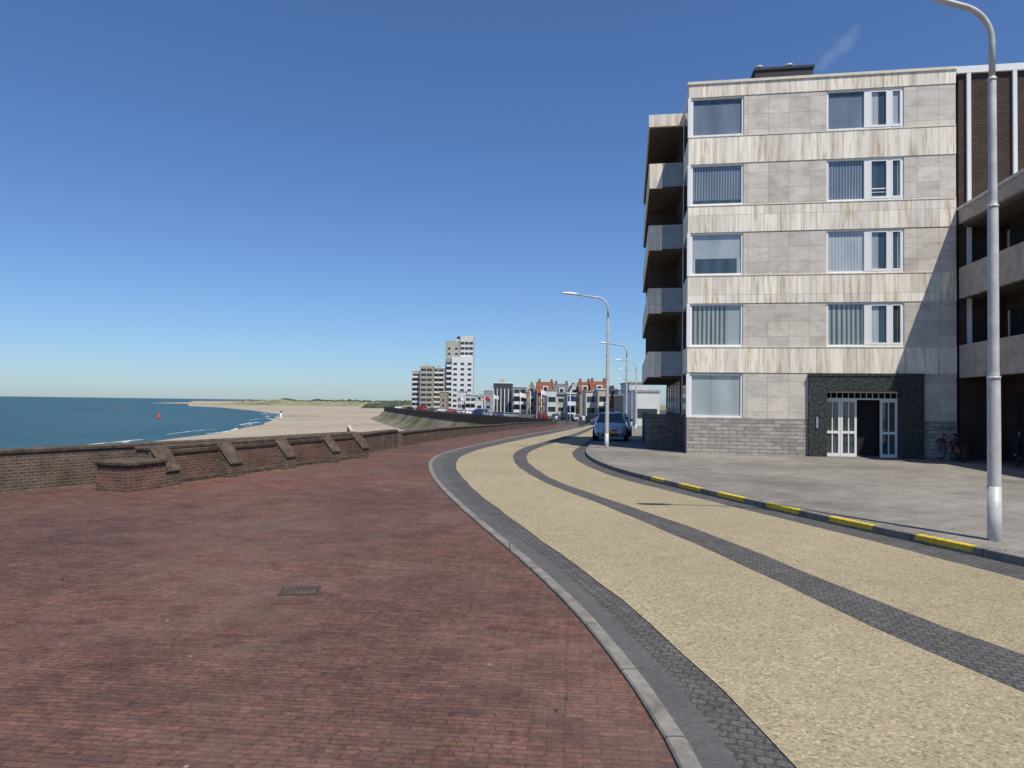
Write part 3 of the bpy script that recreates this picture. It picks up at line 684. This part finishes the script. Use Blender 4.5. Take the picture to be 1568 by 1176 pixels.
def kx(y): return fRk(min(y,YE-1))+1.15
x,y=G(938,676,.1)
cars=[(x+.15,y+1.6,'p_blue'),(kx(44)+.3,46.2,'p_dark'),(kx(51.7),51.8,'p_grey'),(kx(57),57.5,'p_dark'),(kx(63),63,'p_white'),(kx(69),69,'p_navy'),(kx(75),75,'p_grey'),(kx(82),82,'p_white'),(kx(90),90,'p_dark')]
for i,(x,y,p) in enumerate(cars):
    d=(fRk(min(y+3,YE))-fRk(min(y-3,YE-6)))/6
    car((x,y,gz(y)+.112),math.atan2(-1,-d),p)
random.seed(21)
pal=['p_dark','p_grey','p_white','p_navy','p_red','p_blue','p_white']
for k,(u,y) in enumerate([(760,175),(742,188),(728,200),(716,210),(700,225),(688,240),(672,262),(655,285),(640,300),(622,330),(606,350),(775,172),(845,160),(822,165),(905,128),(897,140),(915,122),(880,150),(862,156),(925,118),(935,112)]):
    x=D(u,630,y).x
    car((x+1,y+3,gz(y+3)+.02),random.choice((hd,R(20),R(160),R(130))),random.choice(pal),van=(k%6==2),name="parked_car")
# ------------------------------------------------------------------ bicycles
def bike(x,y,z,rotz,paint):
    o=empty("bicycle",(x,y,z),rotz); b=B()
    for X in (-.53,.53):
        n=24; ring=[]
        for k in range(n+1):
            a=2*math.pi*k/n
            ring.append([(X+(.33+.018*math.cos(t))*math.cos(a),.018*math.sin(t),.34+(.33+.018*math.cos(t))*math.sin(a)) for t in [j*math.pi/3 for j in range(6)]])
        b.rings(ring,'tyre',cap=False)
        for k in range(8): b.tube([(X,0,.34),(X+.32*math.cos(math.pi*k/4+.1),0,.34+.32*math.sin(math.pi*k/4+.1))],.003,'rim',4)
        b.tube([(X-.30,0,.60),(X-.01,0,.72),(X+.30,0,.58)],.02,'plastic',6)
    F_=[((-.53,0,.34),(-.12,0,.30)),((-.12,0,.30),(-.25,0,.85)),((-.53,0,.34),(-.22,0,.72)),((-.12,0,.30),(.36,0,.78)),((-.22,0,.72),(.34,0,.88)),((.32,0,.98),(.53,0,.34))]
    for a,c in F_: b.tube([a,c],.02,paint,8)
    b.tube([(.32,0,.95),(.28,0,1.08)],.016,'galv',6); b.tube([(.15,-.28,1.08),(.28,-.15,1.10),(.30,0,1.09),(.28,.15,1.10),(.15,.28,1.08)],.016,'plastic',6)
    b.rings([[(-.40,-.09,.90),(-.40,.09,.90),(-.40,.09,.94),(-.40,-.09,.94)],[(-.14,-.025,.90),(-.14,.025,.90),(-.14,.025,.94),(-.14,-.025,.94)]],'plastic',smooth=False)
    b.box(-.80,-.38,-.07,.07,.73,.75,'plastic')
    b.tube([(-.12,-.12,.2),(-.12,-.0,.30),(-.12,.12,.40)],.015,'rim',6)
    b.obj("frame_and_wheels",o)
for (sx,sy,rz,pt) in ((8.75,-.7,R(100),'p_red'),(9.0,-.8,R(85),'plastic'),(9.6,-1.6,R(70),'p_navy'),(9.9,-2.7,R(60),'plastic'),(10.1,-3.6,R(75),'p_grey')):
    c_,s_=math.cos(th),math.sin(th); wx=6.56+sx*c_-sy*s_; wy=26.2+sx*s_+sy*c_
    bike(wx,wy,gz(wy)+.115,th+rz,pt)
# ------------------------------------------------------------------ people
def person(x,y,rotz,h,top,legs='jeans',stride=.25):
    z0=gz(y)+.02; k=h/1.75
    J={'pel':(0,0,.95),'ab':(0,0,1.12),'ch':(.0,0,1.36),'nk':(.01,0,1.50),'hd':(.02,0,1.60),'ht':(.02,0,1.70),
       'lh':(0,.10,.90),'lk':(stride*.55,.10,.50),'la':(stride*.8,.10,.09),'lt':(stride*.8+.17,.11,.035),
       'rh':(0,-.10,.90),'rk':(-stride*.1,-.10,.49),'ra':(-stride*1.1,-.10,.12),'rt':(-stride*1.1+.16,-.11,.035),
       'ls':(0,.19,1.42),'le':(-.08,.24,1.14),'lw':(.02,.25,.90),'lf':(.05,.25,.80),
       'rs':(0,-.19,1.42),'re':(.04,-.24,1.14),'rw':(.16,-.24,.93),'rf':(.20,-.24,.84)}
    rad={'pel':.15,'ab':.13,'ch':.155,'nk':.055,'hd':.095,'ht':.075,'lh':.095,'lk':.06,'la':.042,'lt':.035,'rh':.095,'rk':.06,'ra':.042,'rt':.035,'ls':.065,'le':.044,'lw':.03,'lf':.03,'rs':.065,'re':.044,'rw':.03,'rf':.03}
    E=[('pel','ab'),('ab','ch'),('ch','nk'),('nk','hd'),('hd','ht'),('pel','lh'),('lh','lk'),('lk','la'),('la','lt'),('pel','rh'),('rh','rk'),('rk','ra'),('ra','rt'),('ch','ls'),('ls','le'),('le','lw'),('lw','lf'),('ch','rs'),('rs','re'),('re','rw'),('rw','rf')]
    ks=list(J); me=bpy.data.meshes.new("body"); me.from_pydata([J[q] for q in ks],[(ks.index(a),ks.index(c)) for a,c in E],[])
    ob=bpy.data.objects.new("tmp",me); scene.collection.objects.link(ob)
    ob.modifiers.new("s",'SKIN'); ob.modifiers.new("d",'SUBSURF').levels=2
    for i,q in enumerate(ks):
        sv=me.skin_vertices[0].data[i]; sv.radius=(rad[q],rad[q]*(1.15 if q in('pel','ch','ab') else 1)); sv.use_root=(q=='pel')
    dg=bpy.context.evaluated_depsgraph_get(); em=bpy.data.meshes.new_from_object(ob.evaluated_get(dg)); bpy.data.objects.remove(ob)
    mats=[M['skin'],M[top],M[legs],M['hair'],M['plastic']]; em.materials.clear()
    for q in mats: em.materials.append(q)
    for f in em.polygons:
        c=f.center
        if c.z>1.5: f.material_index=3 if (c.z>1.66 or c.x<-.01) else 0
        elif c.z>.98: f.material_index=1 if not (abs(c.y)>.2 and c.z<1.15) else 0
        elif abs(c.y)>.19 and c.z>.7: f.material_index=0
        elif c.z<.08: f.material_index=4
        else: f.material_index=2
        f.use_smooth=True
    o=empty("pedestrian",(x,y,z0),rotz); o.scale=(k,k,k)
    bo=bpy.data.objects.new("body",em); scene.collection.objects.link(bo); bo.parent=o
x,y=G(893,655); person(x,y,R(-95),1.7,'shirt')
x,y=G(889,655.5); person(x,y,R(-90),1.62,'shirt2',legs='jeans')
for (u,v) in ((852,650),(868,650)):
    x,y=G(u,v); person(x,y,R(random.uniform(0,360)),1.7,random.choice(('shirt','shirt2')))
# ------------------------------------------------------------------ town
wm={}
def wc(c):
    k=tuple(c)
    if k not in wm: wm[k]=colmat("render_wall_%d"%len(wm),c)
    return wm[k]
WHT=(0.62,0.62,0.60);CRM=(0.50,0.46,0.37);GRY=(0.30,0.31,0.32);BRK=(0.20,0.10,0.07);BGE=(0.42,0.39,0.32);DK=(0.06,0.065,0.075);TAN=(0.33,0.25,0.17)
def facade(b,x0,x1,y,z0,z1,fh,bw,kind='win'):
    nf=max(1,int((z1-z0)/fh)); nb=max(1,int(round((x1-x0)/bw))); bw=(x1-x0)/nb
    for i in range(nf):
        za=z0+i*fh
        for j in range(nb):
            xa=x0+j*bw
            if kind=='win':
                b.box(xa+bw*.18,xa+bw*.82,y-.06,y-.001,za+fh*.32,za+fh*.82,'white'); b.box(xa+bw*.24,xa+bw*.76,y-.09,y-.061,za+fh*.36,za+fh*.78,'dkglass')
            elif kind=='strip':
                b.box(xa+bw*.06,xa+bw*.94,y-.05,y-.001,za+fh*.35,za+fh*.85,'dkglass')
            elif kind=='balc':
                b.box(xa+bw*.10,xa+bw*.90,y-.05,y-.001,za+fh*.12,za+fh*.85,'dkglass')
                b.box(xa+bw*.04,xa+bw*.96,y-1.2,y-1.1,za+fh*.02,za+fh*.38,'white'); b.box(xa+bw*.04,xa+bw*.96,y-1.1,y-.06,za,za+fh*.05,'conc')
def build(name,u0,u1,vt,d,col,roof='flat',fh=3.0,bw=3.0,kind='win',depth=12,rh=0.35,dorm=True,roofm='roofred',rot=0):
    xa=D(u0,620,d).x; xb=D(u1,620,d).x; top=D((u0+u1)/2,vt,d).z; g=gz(d); W=xb-xa
    o=empty(name,(xa,d,g),rot); H=top-g; b=B(); wall_=wc(col)
    eave=H if roof=='flat' else H*(1-rh)
    b.box(0,W,0,depth,-1,eave,wall_); b.obj("walls",o)
    f=B(); facade(f,W*.04,W*.96,0,.3,eave-.2,fh,bw,kind)
    nf=max(1,int(eave/fh))
    for i in range(nf):
        for yy in (depth*.2,depth*.6): f.box(-.06,-.001,yy,yy+1.4,i*fh+.3+fh*.35,i*fh+.3+fh*.8,'dkglass')
    f.obj("windows",o)
    r=B()
    if roof=='flat':
        r.box(-.15,W+.15,-.15,depth+.15,eave+.003,eave+.3,'white' if col!=WHT else 'conc')
        if W>6: r.box(W*.3,W*.55,depth*.3,depth*.6,eave+.31,eave+1.8,'conc')
    elif roof=='gable_side':
        r.rings([[(-.2,-.4,eave),(-.2,depth/2,H),(-.2,depth+.4,eave)],[(W+.2,-.4,eave),(W+.2,depth/2,H),(W+.2,depth+.4,eave)]],roofm,smooth=False)
        n=max(1,int(W/4.5))
        if dorm:
            for k in range(n):
                xc=W*(k+.5)/n; r.box(xc-.9,xc+.9,depth*.08,depth*.35,eave+.2,eave+(H-eave)*.62,'white'); r.box(xc-.6,xc+.6,depth*.08-.03,depth*.08-.001,eave+.45,eave+(H-eave)*.52,'dkglass')
        r.box(W*.1,W*.1+.7,depth*.45,depth*.55,H-.3,H+1.0,wc(BRK)); r.box(W*.85,W*.85+.7,depth*.45,depth*.55,H-.3,H+1.0,wc(BRK))
    else:
        r.rings([[(-.2,-.1,eave),(W/2,-.1,H),(W+.2,-.1,eave)],[(-.2,depth,eave),(W/2,depth,H),(W+.2,depth,eave)]],roofm,smooth=False,cap=False)
        r.poly([(0,-.02,eave),(W,-.02,eave),(W/2,-.02,H-.15)],wall_)
        r.box(W/2-.6,W/2+.6,-.08,-.03,eave+.2,eave+1.5,'dkglass')
    r.obj("roof",o); return o
d=385
def U(u): return D(u,600,d).x
def Z(v): return D(700,v,d).z
tw=empty("apartment_tower",(0,0,0))
b=B(); f=B(); base=gz(d)
def part(u0,u1,vt,vb,dy,col,kind,fh=2.9,bw=3.2,dep=14):
    xa,xb=U(u0),U(u1); z0,z1=(base if vb is None else Z(vb)),Z(vt)
    b.box(xa,xb,d+dy,d+dy+dep,z0,z1,wc(col)); facade(f,xa,xb,d+dy,z0+.2,z1-.3,fh,bw,kind)
    n=int((z1-z0)/fh)
    for i in range(n): f.box(xa-.05,xa-.001,d+dy+3,d+dy+dep-3,z0+.3+i*fh+1.1,z0+.3+i*fh+2.3,'dkglass')
part(680,703,521,None,4,BGE,'win',bw=3.4); part(703.2,723,513,None,3,WHT,'strip',bw=2.4); part(691,724,546,None,0,(0.70,0.70,0.69),'win',bw=4.2,dep=2.9); part(683,690.9,548,None,1,GRY,'balc',bw=2.8,dep=2.9)
part(697,703.1,517,521.2,5,WHT,'strip',bw=2.2,dep=5)
b.obj("walls",tw); f.obj("windows",tw)
build("apartment_block",630,643,568,425,CRM,kind='balc',bw=3.4); build("apartment_block",642.5,662,561,420,BGE,kind='strip',bw=3); build("apartment_block",661,680,564,430,BGE,kind='balc',bw=3.4)
build("apartment_block",673,684,600,370,TAN); build("white_hotel",700,713,600,330,WHT,kind='strip'); build("white_hotel",712,729,606,320,WHT,kind='balc'); build("terraced_house",727,741,603,300,WHT,'gable_front',roofm='roofgrey')
build("terraced_house",740,756,598,300,GRY)
o=build("dark_glass_apartment_building",755,785,587,265,DK,kind='strip',bw=2.2)
b=B(); xa=D(755,620,265).x; wd=D(785,620,265).x-xa
for k in range(6): b.box(wd*k/5.3,wd*k/5.3+.3,-.5,-.1,0,9.2,'white')
b.obj("fins",o)
build("grey_apartment_building",785.5,806,593,260,GRY,kind='balc',bw=3.0)
build("terraced_house",806,822,584,255,TAN,'gable_front',roofm='roofred')
build("terraced_house",822.5,848,584,245,BRK,'gable_side'); build("white_house",838,852,598,215,WHT,'flat',kind='strip')
build("terraced_house",849,871,587,235,CRM,'gable_side',roofm='roofgrey'); build("terraced_house",871,887,586,225,WHT,'gable_front',roofm='roofgrey')
build("terraced_house",887.5,905,584,215,TAN,'gable_side',rh=.3); build("terraced_house",905.5,931,583,212,WHT,'gable_side',rh=.3)
build("white_house",868,882,603,190,GRY,'flat',kind='balc'); build("white_house",897,915,600,185,WHT,'flat',kind='strip'); build("white_house",915.5,932,597,178,CRM,'flat',kind='balc')
build("terraced_house",932,946,590,172,BRK,'gable_front',roofm='roofgrey'); build("terraced_house",946.5,963,597,165,GRY,'flat',kind='strip'); build("white_house",963.5,990,587,150,WHT,'flat',kind='win'); build("white_house",955,972,606,125,TAN,'flat',kind='strip')
build("white_house",972.5,1010,600,112,WHT,'flat',kind='strip')
random.seed(8)
for k in range(16):
    u=640+k*22+random.uniform(-5,5); build("terraced_house",u,u+random.uniform(12,20),random.uniform(604,612),random.uniform(450,520) if u<730 else random.uniform(300,360),random.choice((WHT,CRM,BRK,TAN,GRY)),random.choice(('flat','gable_side','gable_front')),roofm=random.choice(('roofred','roofgrey')))
for (u,vt) in ((364,614),(372,612.5),(384,615),(398,616)):
    build("beach_house",u,u+9,vt-1,1250,CRM,'gable_side',roofm='roofred',dorm=False)
random.seed(4)
for i,(u,vt,d) in enumerate(((797,600,150),(812,598,150),(829,596,150),(742,606,190),(757,604,190),(873,604,130),(706,608,230))):
    x=D(u,620,d).x; z=D(u,vt,d).z; g=gz(d); o=empty("flagpole",(x,d,g)); b=B()
    b.tube([(0,0,-.2),(0,0,z-g)],[.09,.05],'white',8); b.obj("pole",o); b=B()
    b.rings([[(0.05,0,z-g-.2-q*.9) ,(0.6,.15,z-g-.35-q*.9),(1.2,-.1,z-g-.5-q*.9)] for q in (0,1)],('white','p_navy','white','red','white','p_navy','white')[i],cap=False,closed=False); b.obj("flag",o)
for y in (128,150,175,205,240,290,350):
    x=fXL(y)+6; lamp(x,y,gz(y),7,1.5,.09,6)
b=B(); x,y=PL(430,644,-8); b.tube([(x,y,-9),(x,y,-3.9)],.4,'white',10); b.tube([(x,y,-3.9),(x,y,-3.3)],[.7,.2],'timber',10); b.obj("groyne_marker")
b=B(); 
for k in range(16):
    yy=410+random.uniform(-.4,.4); xx=x-22+k*1.5; b.tube([(xx,yy,-9),(xx,yy,-7.2+random.uniform(-.3,.2))],.3,'timber',6)
b.obj("timber_groyne")
def buoy(u,v,s):
    x,y=PL(u,v,-8); b=B(); b.tube([(x,y,-8.4),(x,y,-8+.6*s),(x,y,-8+.9*s),(x,y,-8+2.2*s),(x,y,-8+2.3*s)],[1.0*s,1.1*s,.5*s,.28*s,.05*s],'red',12); b.tube([(x,y,-8+2.2*s),(x,y,-8+2.8*s)],[.3*s,.3*s],'red',8); b.obj("navigation_buoy")
buoy(243,640,1.0); buoy(187,625,.9)
# ------------------------------------------------------------------ light
sun_el=61.0; sun_az=150.6
L_=bpy.data.lights.new("sun",'SUN'); L_.energy=5.0; L_.angle=R(0.5); L_.color=(1,0.945,0.85)
so=bpy.data.objects.new("sun",L_); scene.collection.objects.link(so)
tosun=Vector((math.sin(R(sun_az))*math.cos(R(sun_el)),math.cos(R(sun_az))*math.cos(R(sun_el)),math.sin(R(sun_el))))
so.rotation_euler=(-tosun).to_track_quat('-Z','Y').to_euler(); so.location=(0,0,60)
w=bpy.data.worlds.new("World"); scene.world=w; w.use_nodes=True; nt=w.node_tree
bg=nt.nodes["Background"]; sky=nt.nodes.new("ShaderNodeTexSky"); sky.sky_type='NISHITA'; sky.sun_disc=False
sky.sun_elevation=R(sun_el); sky.sun_rotation=R(sun_az); sky.altitude=0; sky.air_density=1.0; sky.dust_density=0.35; sky.ozone_density=4.0
tint=mix(nt,1,sky.outputs[0],(0.72,0.91,1.18),'MULTIPLY')
tc=nt.nodes.new("ShaderNodeTexCoord")
c0=ray(1284,76).normalized(); a0=(ray(1306,55)-ray(1262,98)).normalized(); b0=c0.cross(a0).normalized()
def dot(vv,off):
    n=nt.nodes.new("ShaderNodeVectorMath"); n.operation='DOT_PRODUCT'; nt.links.new(tc.outputs["Generated"],n.inputs[0]); n.inputs[1].default_value=vv
    s=nt.nodes.new("ShaderNodeMath"); s.operation='SUBTRACT'; nt.links.new(n.outputs["Value"],s.inputs[0]); s.inputs[1].default_value=off; return s.outputs[0]
def mth(op,a,b_=None):
    n=nt.nodes.new("ShaderNodeMath"); n.operation=op
    for i,x in enumerate((a,b_)):
        if x is None: continue
        if isinstance(x,(int,float)): n.inputs[i].default_value=x
        else: nt.links.new(x,n.inputs[i])
    return n.outputs[0]
da=mth('DIVIDE',dot(a0,a0.dot(c0)),0.030); db=mth('DIVIDE',dot(b0,0.0),0.011)
r2=mth('ADD',mth('MULTIPLY',da,da),mth('MULTIPLY',db,db))
n=nt.nodes.new("ShaderNodeTexNoise"); n.inputs["Scale"].default_value=70; n.inputs["Detail"].default_value=5; nt.links.new(tc.outputs["Generated"],n.inputs["Vector"])
r2=mth('ADD',r2,mth('MULTIPLY',mth('SUBTRACT',n.outputs["Fac"],0.5),2.2))
fac=ramp(nt,r2,[(0.0,g3(0.11)),(1.0,g3(0))])
front=mth('GREATER_THAN',dot(c0,0.0),0.5)
fac=mth('MULTIPLY',fac,front)
sk=mix(nt,fac,tint,(6.5,6.9,7.4))
nt.links.new(sk,bg.inputs[0]); bg.inputs[1].default_value=0.102
scene.view_settings.view_transform='Standard'; scene.view_settings.look='None'; scene.view_settings.exposure=0
